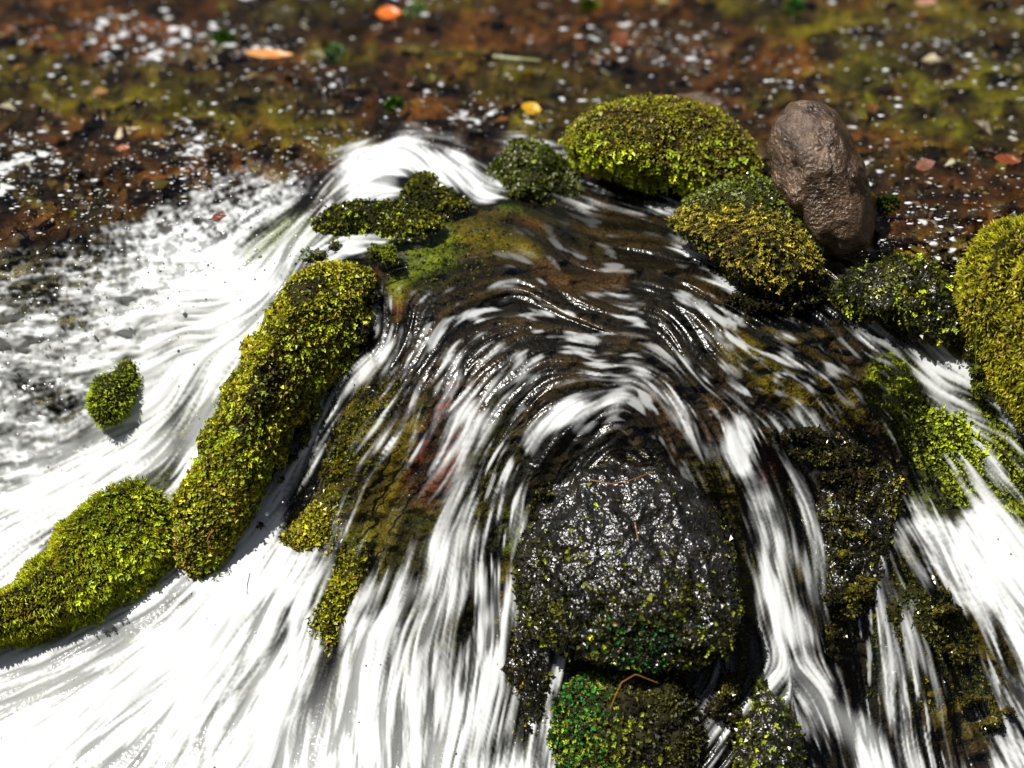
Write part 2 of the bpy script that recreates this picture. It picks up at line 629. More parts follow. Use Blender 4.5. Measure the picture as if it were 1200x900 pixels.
FOAM_SHEEN = FOAM_SHEEN[np.clip(JJ + wy, 0, NY - 1).astype(int), np.clip(II + wx, 0, NX - 1).astype(int)]
CASC = 1 - UPS
# streaky veil on the cascade, short dashes on the dome, choppy froth in the basin on the left
xline = np.interp(QY, [200, 240, 330, 450, 560, 620], [420, 350, 250, 165, 60, -60])
churn = smooth(20, -70, QX - xline)
dome = up(stroke_mask([(470, 350), (640, 390), (820, 400), (960, 430)], [90, 100, 100, 70]))
dash = (0.6 * lic(fnoise((NY, NX), 1.0), 10) + 0.7 * lic(fnoise((NY, NX), 2.4, 1.8), 12, 1.2) + 0.5 * lic(fnoise((NY, NX), 6, 4), 10, 2.0)) / 1.05
tex = (0.6 * FINE + 0.65 * MID + 0.5 * WIDE + 0.45 * XWIDE) / 1.1
chop = (0.5 * FINE + 0.8 * CHOP + 0.5 * CHOP2 + 0.9 * fnoise((NY, NX), 1.2) + 0.3 * fnoise((NY, NX), 14, 7) + 0.4 * WIDE) / 1.35
tex = tex * (1 - dome) + dash * dome
tex = tex * (1 - 0.85 * churn) + chop * 0.85 * churn
FOAM_SHEEN = np.clip(FOAM_SHEEN * (1 + (0.22 - 0.15 * smooth(0.7, 0.95, FOAM_SHEEN)) * XWIDE * (1 - churn)) * (1 + 0.34 * dome * fnoise((NY, NX), 13, 10)), 0, 1.1)
tex = tex / tex.std()
thr = 2.3 - 4.1 * FOAM_SHEEN
sw = 0.7 + 0.6 * churn
soft = smooth(thr - 0.8 - sw, thr + 1.25 + sw, tex) ** 1.35
thread = smooth(0.55, 2.2, 0.8 * FINE + 0.55 * MID + 0.3 * tex) * smooth(0.12, 0.4, FOAM_SHEEN) * (1 - churn) * 0.75
ALPHA = np.maximum(soft * (0.55 + 0.45 * smooth(0.25, 0.75, FOAM_SHEEN)), thread)
ALPHA *= 1 - 0.45 * smooth(0.2, -1.6, 0.7 * FINE + 0.5 * MID) * (1 - 0.8 * churn) * (1 - 0.5 * smooth(0.8, 1.0, FOAM_SHEEN))
ALPHA *= smooth(0.0, 0.12, FOAM_SHEEN)
ALPHA = np.maximum(ALPHA, 0.42 * smooth(0.55, 0.95, FOAM_SHEEN))
sheen = smooth(0.8, 2.4, dash) * (0.58 - 0.26 * smooth(370, 310, QY)) * CASC  # silvery sky reflections painted into the foam as short dashes
ALPHA = np.maximum(ALPHA, sheen * up(stroke_mask([(480, 390), (700, 390), (900, 430)], [60, 85, 80])))
ALPHA = np.clip(ALPHA, 0, 0.97)
# glints painted into the foam, and froth flecks, on the level water upstream
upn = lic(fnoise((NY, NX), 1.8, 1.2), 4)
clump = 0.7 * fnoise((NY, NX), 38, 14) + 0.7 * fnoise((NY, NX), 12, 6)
glint_fleck = smooth(2.3, 3.2, upn + 0.75 * clump)
ALPHA = np.maximum(ALPHA, glint_fleck * 0.75 * UPS)

# ------------------------------------------------------------------ water surface
HW = HB.copy()
amp = (1 - UPS) * (0.85 - 0.35 * smooth(0.3, 0.8, FOAM_SHEEN))
HW -= amp * (0.0030 * XWIDE + 0.0032 * WIDE + 0.0018 * MID + 0.0006 * FINE) * (1 - 0.5 * churn)
HW -= churn * (1 - UPS) * (0.004 * CHOP2 + 0.0010 * CHOP)
HW += UPS * (0.010 * CHOP2 + 0.004 * CHOP)
PW = world(QX, QY, HW)


def grid_part(name, P, mask, mat, attrs):
    idx = np.arange(NX * NY).reshape(NY, NX)
    q = np.stack([idx[:-1, :-1], idx[1:, :-1], idx[1:, 1:], idx[:-1, 1:]], -1)
    q = q[mask[:-1, :-1]].reshape(-1, 4)
    used, inv = np.unique(q, return_inverse=True)
    V = P.reshape(-1, 3)[used]
    at_ = {k: (v.reshape(-1)[used] if v.ndim == 2 else v.reshape(-1, v.shape[-1])[used]) for k, v in attrs.items()}
    o = mesh_obj(name, V, inv.ravel(), np.full(len(q), 4), mat, attrs=at_)
    o['kind'] = 'structure'
    return o


upm = QY < WEIR
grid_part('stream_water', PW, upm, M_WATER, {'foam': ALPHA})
grid_part('cascade_water', PW, ~upm, M_WATER, {'foam': ALPHA})

# ------------------------------------------------------------------ bed under the water
OL = (0.085, 0.068, 0.003)
GR = (0.08, 0.11, 0.006)
LIME = (0.26, 0.33, 0.012)
RED = (0.07, 0.010, 0.008)
BR = (0.065, 0.034, 0.010)
GREY = (0.20, 0.20, 0.18)
BLK = (0.006, 0.006, 0.004)
bed_strokes = [
    ([(-250, 440), (100, 440), (250, 420)], [120, 100, 70], (0.16, 0.15, 0.10), 0.9),
    ([(340, 290), (230, 430), (150, 540)], [30, 44, 40], (0.22, 0.26, 0.17), 0.9),
    ([(-250, 880), (150, 850), (350, 860), (500, 900)], [120, 100, 80, 60], (0.22, 0.24, 0.22), 0.9),
    ([(540, 520), (500, 620), (460, 760)], [50, 60, 60], (0.05, 0.05, 0.006), 0.8),
    ([(430, 460), (380, 560), (345, 640)], [26, 28, 22], OL, 0.95),
    ([(480, 520), (420, 640), (372, 780)], [24, 24, 16], OL, 0.9),
    ([(420, 640), (390, 700)], [16, 14], GR, 0.6),
    ([(540, 470), (500, 570)], [20, 22], (0.07, 0.013, 0.008), 0.85),
    ([(470, 345), (450, 320)], [16, 12], RED, 0.8),
    ([(420, 260), (500, 300), (470, 330), (520, 280)], [20, 26, 20, 20], GR, 0.8),
    ([(560, 265), (620, 275)], [24, 22], OL, 0.8),
    ([(610, 260), (630, 262)], [9, 9], RED, 0.6),
    ([(640, 320), (720, 325)], [14, 14], BR, 0.5),
    ([(640, 238), (590, 232)], [14, 10], (0.03, 0.10, 0.008), 0.8),
    ([(600, 610), (590, 640)], [12, 10], GR, 0.8),
    ([(580, 680), (600, 780)], [20, 20], OL, 0.8),
    ([(770, 470), (830, 500), (860, 440)], [20, 22, 18], BR, 0.45),
    ([(860, 400), (920, 430), (980, 480)], [26, 30, 26], OL, 0.8),
    ([(830, 560), (900, 600), (900, 700)], [26, 30, 26], (0.04, 0.035, 0.004), 0.8),
    ([(1060, 450), (1110, 480), (1190, 570)], [30, 44, 44], LIME, 0.95),
    ([(1090, 580), (1110, 610)], [20, 20], GR, 0.8),
    ([(1010, 660), (1090, 700), (1130, 800)], [40, 50, 50], OL, 0.85),
    ([(890, 570), (905, 545)], [9, 9], RED, 0.7),
    ([(910, 790), (880, 830)], [16, 14], GR, 0.7),
    ([(630, 660), (630, 860)], [20, 20], BLK, 0.9),  # crevice shade put into the bed colour
    # upstream
    ([(60, 100), (200, 115), (330, 140), (420, 170)], [22, 34, 30, 18], OL, 0.85),
    ([(500, 75), (600, 95), (720, 110), (620, 140)], [16, 26, 20, 20], OL, 0.8),
    ([(1000, 90), (1110, 120), (1250, 100)], [34, 46, 50], (0.075, 0.068, 0.003), 0.9),
    ([(900, 30), (1100, 20), (1250, 40)], [18, 22, 28], OL, 0.6),
    ([(900, 250), (1060, 310)], [10, 14], OL, 0.5),
    ([(250, 20), (130, 60), (60, 40)], 18, (0.075, 0.022, 0.006), 0.7),
    ([(480, 25), (650, 40), (800, 55)], [20, 26, 18], (0.06, 0.022, 0.005), 0.7),
    ([(1050, 180), (1150, 210)], [20, 24], (0.055, 0.020, 0.006), 0.7),
    ([(330, 85), (480, 110)], [14, 16], (0.02, 0.008, 0.004), 0.8),
    ([(0, 180), (120, 230), (60, 300)], [24, 26, 20], (0.012, 0.008, 0.003), 0.7),
    ([(830, 75), (760, 85), (680, 70)], 16, (0.025, 0.010, 0.003), 0.8),
]
n1 = fnoise((NY, NX), 16, 8)
n2 = fnoise((NY, NX), 7, 4)
n3 = fnoise((NY, NX), 3, 2)
lp = lambda a, b, t: np.asarray(a) * (1 - t[..., None]) + np.asarray(b) * t[..., None]
colu = lp((0.016, 0.007, 0.002), (0.095, 0.033, 0.005), smooth(-1, 1.3, n1 + 0.6 * n2))
colu = lp(colu, (0.07, 0.058, 0.003), 0.8 * smooth(0.5, 1.6, BIG + 0.4 * n2))
colu = lp(colu, (0.10, 0.085, 0.06), 0.6 * smooth(1.6, 2.2, n2 + 0.4 * n1))
colc = lp((0.005, 0.004, 0.002), (0.022, 0.014, 0.005), smooth(-1, 1.5, STREAK))
BEDC = colu * UPS[..., None] + colc * (1 - UPS)[..., None]
for pts, wd, rgb, lv in bed_strokes:
    m = up(stroke_mask(pts, wd)) * lv
    m = np.clip(m * (1 + 0.5 * (n2 * UPS + WIDE * (1 - UPS))), 0, 1) * smooth(-0.05, 0.3, m)
    BEDC = BEDC * (1 - m[..., None]) + np.array(rgb) * m[..., None]
BEDC *= 1 + UPS[..., None] * np.array([0.15, 0.22, 0.1])
BEDC *= (1 - UPS * 0.62 * smooth(-0.1, 1.1, fnoise((NY, NX), 22, 9) + 0.5 * n1))[..., None]
BEDC *= np.clip(1 + 0.30 * (n3 * UPS + MID * (1 - UPS)) + 0.2 * n2, 0.25, 2)[..., None]
HBED = HB + 0.035 * (1 - UPS) + 0.10 * UPS
HBED -= UPS * (0.030 * np.maximum(n1, -0.5) + 0.014 * n2 + 0.005 * n3) + (1 - UPS) * (0.006 * n2 + 0.003 * n3)
HBED = np.maximum(np.maximum(HBED, HB + 0.012), HW + 0.006)
DRY = np.zeros_like(CX)
for pts, wd, lv in [([(940, 520), (1000, 560), (1000, 660), (985, 750)], [24, 40, 30, 18], 0.8),                     ([(1100, 700), (1130, 780), (1165, 840)], [16, 26, 22], 0.45),
                    ([(345, 625), (385, 700), (375, 770)], [13, 12, 7], 0.35), ([(690, 245), (760, 250), (840, 262)], [9, 9, 9], 0.45),
                    ([(860, 350), (980, 350), (1100, 395)], [14, 16, 14], 0.7),
                    ([(432, 350), (398, 430), (345, 530), (296, 630)], [13, 12, 9, 7], 0.6), ([(350, 300), (400, 285), (450, 300)], [12, 14, 16], 0.75), ([(840, 640), (860, 740), (850, 850)], [12, 12, 24], 0.6),
                    ([(1140, 400), (1150, 450)], [16, 14], 0.8), ([(640, 580), (620, 640)], [14, 14], 0.5), ([(890, 800), (900, 900)], [8, 14], 0.8)]:
    DRY = np.maximum(DRY, lv * stroke_mask(pts, wd))
DRY = up(DRY)
lumps = 0.7 * fnoise((NY, NX), 11, 9) + 0.5 * n2 + 0.3 * n3
dryness = DRY + 0.22 * lumps * smooth(0.08, 0.3, DRY)
HBED = HBED - smooth(0.35, 0.9, dryness) * 0.055 * CASC
PB = world(QX, QY, HBED)
sel = np.zeros((NY, NX), bool)
grid_part('stream_bed', PB, upm, M_BED, {'col': BEDC})
grid_part('bedrock', PB, ~upm, M_BED, {'col': BEDC})

# moss growing on the bare and thinly washed parts of the bedrock
def bed_moss():
    wgt = (smooth(0.15, 0.7, dryness) + 0.35 * up(stroke_mask([(430, 450), (370, 600)], [26, 26])) + 0.5 * up(stroke_mask([(1060, 460), (1180, 560)], [30, 46]))
           + 0.2 * up(stroke_mask([(450, 280), (560, 270), (520, 320)], 26))) * CASC
    wgt = wgt * (QX > -100) * (QX < 1320)
    p = wgt.ravel() / wgt.sum()
    k = RNG.choice(NX * NY, 20000, p=p)
    du = np.gradient(PB, axis=1).reshape(-1, 3)[k]
    dv = np.gradient(PB, axis=0).reshape(-1, 3)[k]
    nrm = unit(np.cross(dv, du))
    nrm = np.where((nrm @ F)[:, None] > 0, -nrm, nrm)
    pt = PB.reshape(-1, 3)[k] + du * RNG.uniform(-.5, .5, (len(k), 1)) + dv * RNG.uniform(-.5, .5, (len(k), 1))
    lush = up(np.maximum(stroke_mask([(430, 450), (370, 600), (380, 760)], [40, 40, 30]), np.maximum(stroke_mask([(1060, 440), (1180, 560)], [40, 56]), stroke_mask([(450, 270), (560, 270)], 40)))).ravel()[k]
    dk = palette(pt, [(0.005, 0.005, 0.003), (0.014, 0.014, 0.004), (0.03, 0.03, 0.006), (0.16, 0.16, 0.012)], 3)
    lg = palette(pt, [(0.03, 0.03, 0.004), (0.10, 0.12, 0.006), (0.26, 0.30, 0.012)], 5)
    col = dk * (1 - lush[:, None]) + lg * lush[:, None]
    d = unit(nrm * 0.7 + 0.7 * unit(RNG.standard_normal(pt.shape)) + np.array([0, -0.1, -0.3]))
    ln_ = MM * RNG.uniform(2.8, 5.8, len(k))
    V, Fi, cc = leaf_arrays(pt, d, nrm, ln_, ln_ * RNG.uniform(0.5, 0.85, len(k)), col, 0.2)
    o = mesh_obj('moss', V, Fi, np.full(len(Fi) // 3, 3), M_WETMOSS, None, {'col': np.clip(cc, 0, 1)}, smooth_shade=False)
    o['kind'] = 'stuff'


# forest floor out to the horizon, its unseen rim raised to block low sky
gr = np.concatenate([[0.01], np.linspace(1.5, 40, 60), [60, 100, 200, 400]])
ga = np.linspace(0, 2 * math.pi, 96, endpoint=False)
GR_, GA_ = np.meshgrid(gr, ga, indexing='ij')
gxx, gyy = GR_ * np.sin(GA_), GR_ * np.cos(GA_) + 1.0
gz = -1.3 + 15 * smooth(6, 30, GR_) + 2.0 * smooth(5, 12, GR_) * fnoise(GR_.shape, 2.5)
gi = np.arange(GR_.size).reshape(GR_.shape)
gn = np.roll(gi, -1, 1)
gq = np.stack([gi[:-1], gi[1:], gn[1:], gn[:-1]], -1).reshape(-1, 4)
g = mesh_obj('ground', np.stack([gxx, gyy, gz], -1).reshape(-1, 3), gq.ravel(), np.full(len(gq), 4), M_SOIL)
g['kind'] = 'structure'

# ------------------------------------------------------------------ rocks
bm = bmesh.new()
bmesh.ops.create_icosphere(bm, subdivisions=6, radius=1)
ICO = np.array([v.co[:] for v in bm.verts])
ICOF = np.array([[v.index for v in f.verts] for f in bm.faces])
bm.free()


def rock_points(outline, H, seed, lump=1.0, flat=1.0, crinkle=0.0, facets=0, cushion=0.0):
    o = np.array(outline, float)
    c = (o.min(0) + o.max(0)) / 2 * 0.5 + o.mean(0) * 0.5
    d = o - c
    ang = np.arctan2(d[:, 1], d[:, 0])
    # densify along the outline so that the radius follows it between the traced points
    P = []
    for a, b in zip(d, np.roll(d, -1, 0)):
        for t in np.linspace(0, 1, 14, endpoint=False):
            P.append(a + (b - a) * t)
    P = np.array(P)
    an = np.arctan2(P[:, 1], P[:, 0])
    ra = np.hypot(P[:, 0], P[:, 1])
    k = np.argsort(an)
    an, ra = an[k], ra[k]
    grid = np.linspace(-math.pi, math.pi, 721)[:-1]
    rr = np.interp(grid, an, ra, period=2 * math.pi)
    ker = np.exp(-0.5 * (np.arange(-20, 21) / 4.0) ** 2)
    ker /= ker.sum()
    rr = np.convolve(np.concatenate([rr[-40:], rr, rr[:40]]), ker, 'same')[40:-40]
    v = ICO
    rad = 1 + lump * (crinkle * (np.abs(noise3(v * 13 + seed)) * 0.05 + np.abs(noise3(v * 29 + seed)) * 0.035 - 0.03) + 0.12 * noise3(v * 1.9 + seed * 7.3) + 0.11 * noise3(v * 3.7 + seed * 3.1) + 0.075 * noise3(v * 7.5 + seed)
                      + 0.035 * noise3(v * 15 + seed * 2)
                      + 0.015 * noise3(v * 21 + seed))
    if cushion:
        rad = rad + cushion * (0.045 * (1 - 2 * np.abs(noise3(v * 7 + seed * 5))) + 0.03 * (1 - 2 * np.abs(noise3(v * 15 + seed * 9))))
    if facets:
        fr = np.random.default_rng(seed)
        fn_ = unit(fr.standard_normal((facets, 3)))
        fdist = fr.uniform(0.72, 0.96, facets)
        dt = v @ fn_.T
        lim = np.where(dt > 0.05, fdist / np.maximum(dt, 0.05), 9)
        rad = np.minimum(rad, lim.min(1) + 0.02 * noise3(v * 6 + seed) + 0.012 * noise3(v * 14))
    phi = np.arctan2(v[:, 1], v[:, 0])
    Rf = np.interp(phi, grid, rr, period=2 * math.pi)
    rxy = np.hypot(v[:, 0], v[:, 1])
    rs = np.where(rxy > 1e-6, np.sin(np.arcsin(np.clip(rxy, 0, 1))) / np.maximum(rxy, 1e-6), 1)
    edge = 0.55 + 0.45 * (1 - rxy)          # outline keeps close to the traced one
    radxy = 1 + (rad - 1) * edge
    zz = np.sign(v[:, 2]) * np.abs(v[:, 2]) ** flat
    return c[0] + v[:, 0] * Rf * rs * radxy, c[1] + v[:, 1] * Rf * rs * radxy, H * zz * rad


def scatter(V, Fc, n, keep):
    a, b, c = V[Fc[:, 0]], V[Fc[:, 1]], V[Fc[:, 2]]
    nn = np.cross(b - a, c - a)
    ar = np.linalg.norm(nn, axis=1)
    nn = nn / (ar[:, None] + 1e-12)
    cen = (a + b + c) / 3
    p = ar * keep(cen, nn)
    p = p / p.sum()
    k = RNG.choice(len(Fc), n, p=p)
    r1, r2 = RNG.random(n), RNG.random(n)
    s = np.sqrt(r1)
    pt = a[k] * (1 - s)[:, None] + b[k] * (s * (1 - r2))[:, None] + c[k] * (s * r2)[:, None]
    return pt, nn[k]


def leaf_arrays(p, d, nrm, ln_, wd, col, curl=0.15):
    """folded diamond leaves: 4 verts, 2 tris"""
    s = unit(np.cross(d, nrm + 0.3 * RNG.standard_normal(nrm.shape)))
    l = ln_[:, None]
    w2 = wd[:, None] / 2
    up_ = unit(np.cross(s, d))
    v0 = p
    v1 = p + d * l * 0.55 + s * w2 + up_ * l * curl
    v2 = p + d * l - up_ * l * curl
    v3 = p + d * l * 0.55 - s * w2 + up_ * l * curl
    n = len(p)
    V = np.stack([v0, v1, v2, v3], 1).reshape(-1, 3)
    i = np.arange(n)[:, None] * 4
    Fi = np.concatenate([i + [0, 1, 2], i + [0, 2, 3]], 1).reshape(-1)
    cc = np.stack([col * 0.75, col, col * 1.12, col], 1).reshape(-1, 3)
    return V, Fi, cc


def moss_mesh(name, parts, parent, mat):
    Vs, Fs, Cs, off = [], [], [], 0
    for V, Fi, cc in parts:
        Vs.append(V)
        Fs.append(Fi + off)
        Cs.append(cc)
        off += len(V)
    V = np.concatenate(Vs)
    Fi = np.concatenate(Fs)
    return mesh_obj(name, V, Fi, np.full(len(Fi) // 3, 3), mat, parent, {'col': np.clip(np.concatenate(Cs), 0, 1)}, smooth_shade=False)


def palette(pts, cols, seed, scale=28, jitter=0.3):
    """mix a list of colours over the points by noise, then vary each leaf"""
    cols = np.array(cols)
    n = noise3(pts * scale + seed) * 0.6 + noise3(pts * scale * 2.7 + seed * 2) * 0.4 + 0.35 * RNG.standard_normal(len(pts))
    t = np.clip((n + 0.8) / 1.6, 0, 0.999) * (len(cols) - 1)
    i = t.astype(int)
    f = (t - i)[:, None]
    c = cols[i] * (1 - f) + cols[np.minimum(i + 1, len(cols) - 1)] * f
    return c * np.exp(jitter * RNG.standard_normal((len(pts), 1)))


def make_moss(V, Fc, parent, kind, count, cols, seed, keep=None, mat=None, size=1.0):
    def kp(cen, nn):
        vis = smooth(-0.45, -0.1, nn @ (-F))
        k = vis
        if keep is not None:
            k = k * keep(cen, nn)
        return k + 1e-9
    if kind == 'grain':
        count, size = int(count * 2.2), size * 0.68
    if kind == 'fuzz':
        count, size = int(count * 1.5), size * 0.8
    p, nrm = scatter(V, Fc, count, kp)
    col = palette(p, cols, seed) * (1.0 if mat is M_WETMOSS else 1.3)
    out = []
    t = RNG.standard_normal(p.shape)
    if kind == 'grain':       # tight cushions of short round leaves
        d = unit(nrm * 0.75 + 0.75 * unit(t) + np.array([0, -0.1, -0.25]))
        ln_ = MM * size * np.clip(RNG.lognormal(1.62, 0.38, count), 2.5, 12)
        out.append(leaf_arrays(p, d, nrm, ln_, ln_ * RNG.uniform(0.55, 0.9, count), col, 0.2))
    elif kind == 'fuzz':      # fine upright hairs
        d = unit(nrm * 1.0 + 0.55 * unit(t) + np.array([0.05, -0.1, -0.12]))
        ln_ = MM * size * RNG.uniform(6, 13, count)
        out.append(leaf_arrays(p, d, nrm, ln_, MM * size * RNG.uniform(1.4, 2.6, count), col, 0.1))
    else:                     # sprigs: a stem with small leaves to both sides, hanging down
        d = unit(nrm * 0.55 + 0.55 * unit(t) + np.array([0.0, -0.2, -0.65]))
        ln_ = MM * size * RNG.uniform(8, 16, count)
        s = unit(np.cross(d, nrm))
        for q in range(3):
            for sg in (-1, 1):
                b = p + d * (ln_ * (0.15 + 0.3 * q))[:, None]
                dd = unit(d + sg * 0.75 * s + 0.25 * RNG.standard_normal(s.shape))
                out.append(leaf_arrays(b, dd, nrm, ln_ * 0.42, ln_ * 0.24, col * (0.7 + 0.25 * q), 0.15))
    return moss_mesh('moss', out, parent, mat or M_MOSS)


bed_moss()
ROCKS = 'mossy rocks of the cascade'
YEL = [(0.05, 0.045, 0.004), (0.17, 0.18, 0.006), (0.42, 0.42, 0.014), (0.24, 0.16, 0.03)]


def rock(name, label, outline, ref, hoff, H, seed, mat, moss=(), lump=1.0, cat='rock', flat=1.0, group=ROCKS, tilt=(0, 0)):
    x, y, z = rock_points(outline, H, seed, lump, flat, 1.0 if mat is M_WET else 0.25, 11 if mat is M_BROWN else (9 if mat is M_DARK else 0), (1.7 if seed in (8, 9) else 1.0) if mat is M_DARK else 0)
    hc = float(base_h(ref[0], ref[1])) + hoff
    hz = hc - z + MM * (tilt[0] * (x - x.mean()) + tilt[1] * (y - y.mean()))
    V = world(x, y, hz)
    base = V[np.argmin(V[:, 2])].copy()
    cen = V.mean(0)
    root = thing(name, label, cat, (cen[0], cen[1], base[2]), group)
    Fc = ICOF
    # orient outward
    a, b, c = V[Fc[0, 0]], V[Fc[0, 1]], V[Fc[0, 2]]
    if np.dot(np.cross(b - a, c - a), (a - cen)) < 0:
        Fc = Fc[:, ::-1]
    mesh_obj('stone', V, Fc.ravel(), np.full(len(Fc), 3), mat, root)
    for i, mo in enumerate(moss):
        make_moss(V, Fc, root, seed=seed + 11.7 * i, **mo)
    return V, Fc, root


def topside(lo=0.0, hi=0.5):
    return lambda cen, nn: smooth(lo, hi, nn[:, 2]) + 0.03


def patchy(scale, thr, seed):
    return lambda cen, nn: 0.12 + smooth(thr - 0.25, thr + 0.25, noise3(cen * scale + seed) + 0.4 * noise3(cen * scale * 3.1 + seed))


OLIVE = [(0.05, 0.035, 0.006), (0.13, 0.10, 0.014), (0.20, 0.19, 0.012), (0.28, 0.31, 0.012)]
LIMES = [(0.08, 0.10, 0.004), (0.26, 0.34, 0.008), (0.45, 0.52, 0.014)]
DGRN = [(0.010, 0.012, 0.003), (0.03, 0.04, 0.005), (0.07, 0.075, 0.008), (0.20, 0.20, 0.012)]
BLACKM = [(0.006, 0.006, 0.003), (0.014, 0.014, 0.004), (0.03, 0.03, 0.006), (0.17, 0.18, 0.012)]
GOLD = [(0.06, 0.035, 0.010), (0.15, 0.11, 0.012), (0.32, 0.27, 0.018), (0.42, 0.36, 0.03)]

rock('mossy_boulder', 'rounded olive mossy boulder rising from the brown stream behind the pool',
     [(657, 165), (668, 140), (700, 122), (745, 115), (795, 116), (840, 130), (870, 155), (886, 185), (888, 212), (860, 226), (820, 226),
      (780, 220), (740, 214), (700, 200), (668, 184)], (770, 222), 0.0, 0.14, 1, M_DARK,
     [dict(kind='grain', count=9000, cols=OLIVE, size=0.9),
      dict(kind='sprig', count=520, cols=LIMES, size=1.0, keep=lambda c, n: smooth(0.75, 0.2, n[:, 2]))], lump=0.5)
rock('stone', 'small brown bare stone half hidden behind the olive mossy boulder',
     [(778, 125), (795, 110), (825, 107), (848, 118), (860, 142), (850, 175), (800, 175)], (820, 160), 0.0, 0.05, 2, M_BROWN, lump=0.6)
rock('boulder', 'bare brown wet boulder leaning right of the olive mossy one',
     [(897, 168), (905, 140), (925, 122), (950, 117), (982, 124), (1000, 148), (1014, 185), (1022, 220), (1026, 260), (1022, 300), (1000, 305),
      (960, 300), (925, 255), (902, 210)], (1000, 290), 0.0, 0.12, 3, M_BROWN, lump=0.6, tilt=(0.15, 0.2))
rock('wet_stone', 'green wet mossy stone with a thin trickle behind the golden knob',
     [(800, 240), (830, 222), (880, 205), (920, 212), (950, 232), (972, 258), (978, 285), (965, 312), (930, 320), (880, 290), (840, 260)],
     (930, 290), 0.0, 0.09, 4, M_DARK,
     [dict(kind='grain', count=2600, cols=[(0.03, 0.04, 0.004), (0.09, 0.11, 0.008), (0.16, 0.20, 0.012), (0.3, 0.34, 0.2)], mat=M_WETMOSS)], lump=0.6)
rock('mossy_stone', 'golden mossy knob with a black underside at the pool edge',
     [(785, 265), (800, 246), (830, 231), (870, 234), (905, 248), (935, 273), (957, 300), (967, 320), (948, 340), (915, 350), (880, 347),
      (850, 332), (838, 303), (810, 282)], (880, 345), 0.02, 0.10, 5, M_DARK,
     [dict(kind='sprig', count=1800, cols=GOLD, size=0.6, keep=topside(0.35, 0.7)),
      dict(kind='grain', count=1200, cols=DGRN)], lump=0.9, tilt=(-0.2, 0))
rock('mossy_stone', 'low dark glossy stone with flecks of moss beside the yellow boulder at right',
     [(975, 345), (1005, 317), (1050, 302), (1090, 305), (1115, 325), (1140, 360), (1135, 392), (1100, 402), (1070, 390), (1040, 368), (1000, 372)],
     (1060, 385), 0.02, 0.09, 6, M_WET,
     [dict(kind='grain', count=2600, cols=DGRN, mat=M_WETMOSS), dict(kind='sprig', count=160, cols=LIMES, size=0.8)], lump=1.0)
rock('mossy_boulder', 'tall yellow mossy boulder cut by the right edge, sunlit on top',
     [(1112, 350), (1138, 298), (1155, 264), (1180, 247), (1230, 240), (1290, 270), (1310, 350), (1290, 440), (1250, 510), (1200, 500),
      (1165, 460), (1140, 420), (1122, 390)], (1190, 440), -0.02, 0.15, 7, M_DARK,
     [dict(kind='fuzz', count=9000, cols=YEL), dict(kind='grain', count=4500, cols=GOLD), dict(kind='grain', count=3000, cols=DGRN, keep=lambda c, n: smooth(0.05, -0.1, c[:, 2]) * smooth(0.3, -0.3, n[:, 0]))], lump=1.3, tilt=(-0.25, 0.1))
rock('mossy_boulder', 'long green mossy ridge slanting down between the two white chutes',
     [(328, 338), (350, 302), (384, 288), (420, 292), (450, 312), (436, 340), (450, 372), (412, 398), (410, 432), (374, 452), (372, 484), (336, 506),
      (336, 542), (304, 562), (302, 600), (278, 622), (268, 655), (236, 662), (212, 634), (218, 606), (203, 590), (214, 566), (236, 545), (234, 512),
      (262, 482), (258, 452), (286, 425), (284, 396), (310, 378), (312, 352)], (320, 480), -0.035, 0.10, 8, M_DARK,
     [dict(kind='grain', count=16000, cols=YEL, keep=patchy(17, -0.28, 4)),
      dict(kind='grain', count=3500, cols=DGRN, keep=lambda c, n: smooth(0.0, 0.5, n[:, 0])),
      dict(kind='sprig', count=900, cols=LIMES, size=0.8, keep=patchy(14, 0.1, 5)),
      dict(kind='grain', count=2500, cols=[(0.02, 0.012, 0.004), (0.06, 0.035, 0.01)], keep=patchy(16, 0.25, 9))], lump=1.5, tilt=(0.5, 0.22))
rock('mossy_boulder', 'lime green mossy rock standing in white water at the lower left',
     [(-80, 730), (-10, 703), (14, 694), (36, 664), (60, 650), (72, 618), (100, 598), (118, 582), (150, 575), (186, 584), (207, 608), (210, 638),
      (190, 660), (172, 692), (138, 704), (116, 730), (80, 742), (44, 760), (0, 752), (-80, 775)], (110, 690), -0.015, 0.09, 9, M_DARK,
     [dict(kind='fuzz', count=10000, cols=[(0.12, 0.10, 0.006), (0.24, 0.26, 0.008), (0.38, 0.46, 0.012), (0.28, 0.18, 0.02)]),
      dict(kind='sprig', count=900, cols=LIMES, size=0.8, keep=lambda c, n: smooth(-0.06, 0.05, c[:, 0] + 0.72))], lump=1.3, tilt=(0.12, 0.3))
rock('mossy_stone', 'small half drowned green stone in the left white chute',
     [(104, 472), (112, 440), (135, 418), (165, 407), (197, 409), (192, 438), (167, 455), (145, 492), (118, 498)], (140, 460), 0.02, 0.05, 10, M_DARK,
     [dict(kind='fuzz', count=1700, cols=LIMES, size=0.7)], lump=0.6, tilt=(0.55, 0.0))
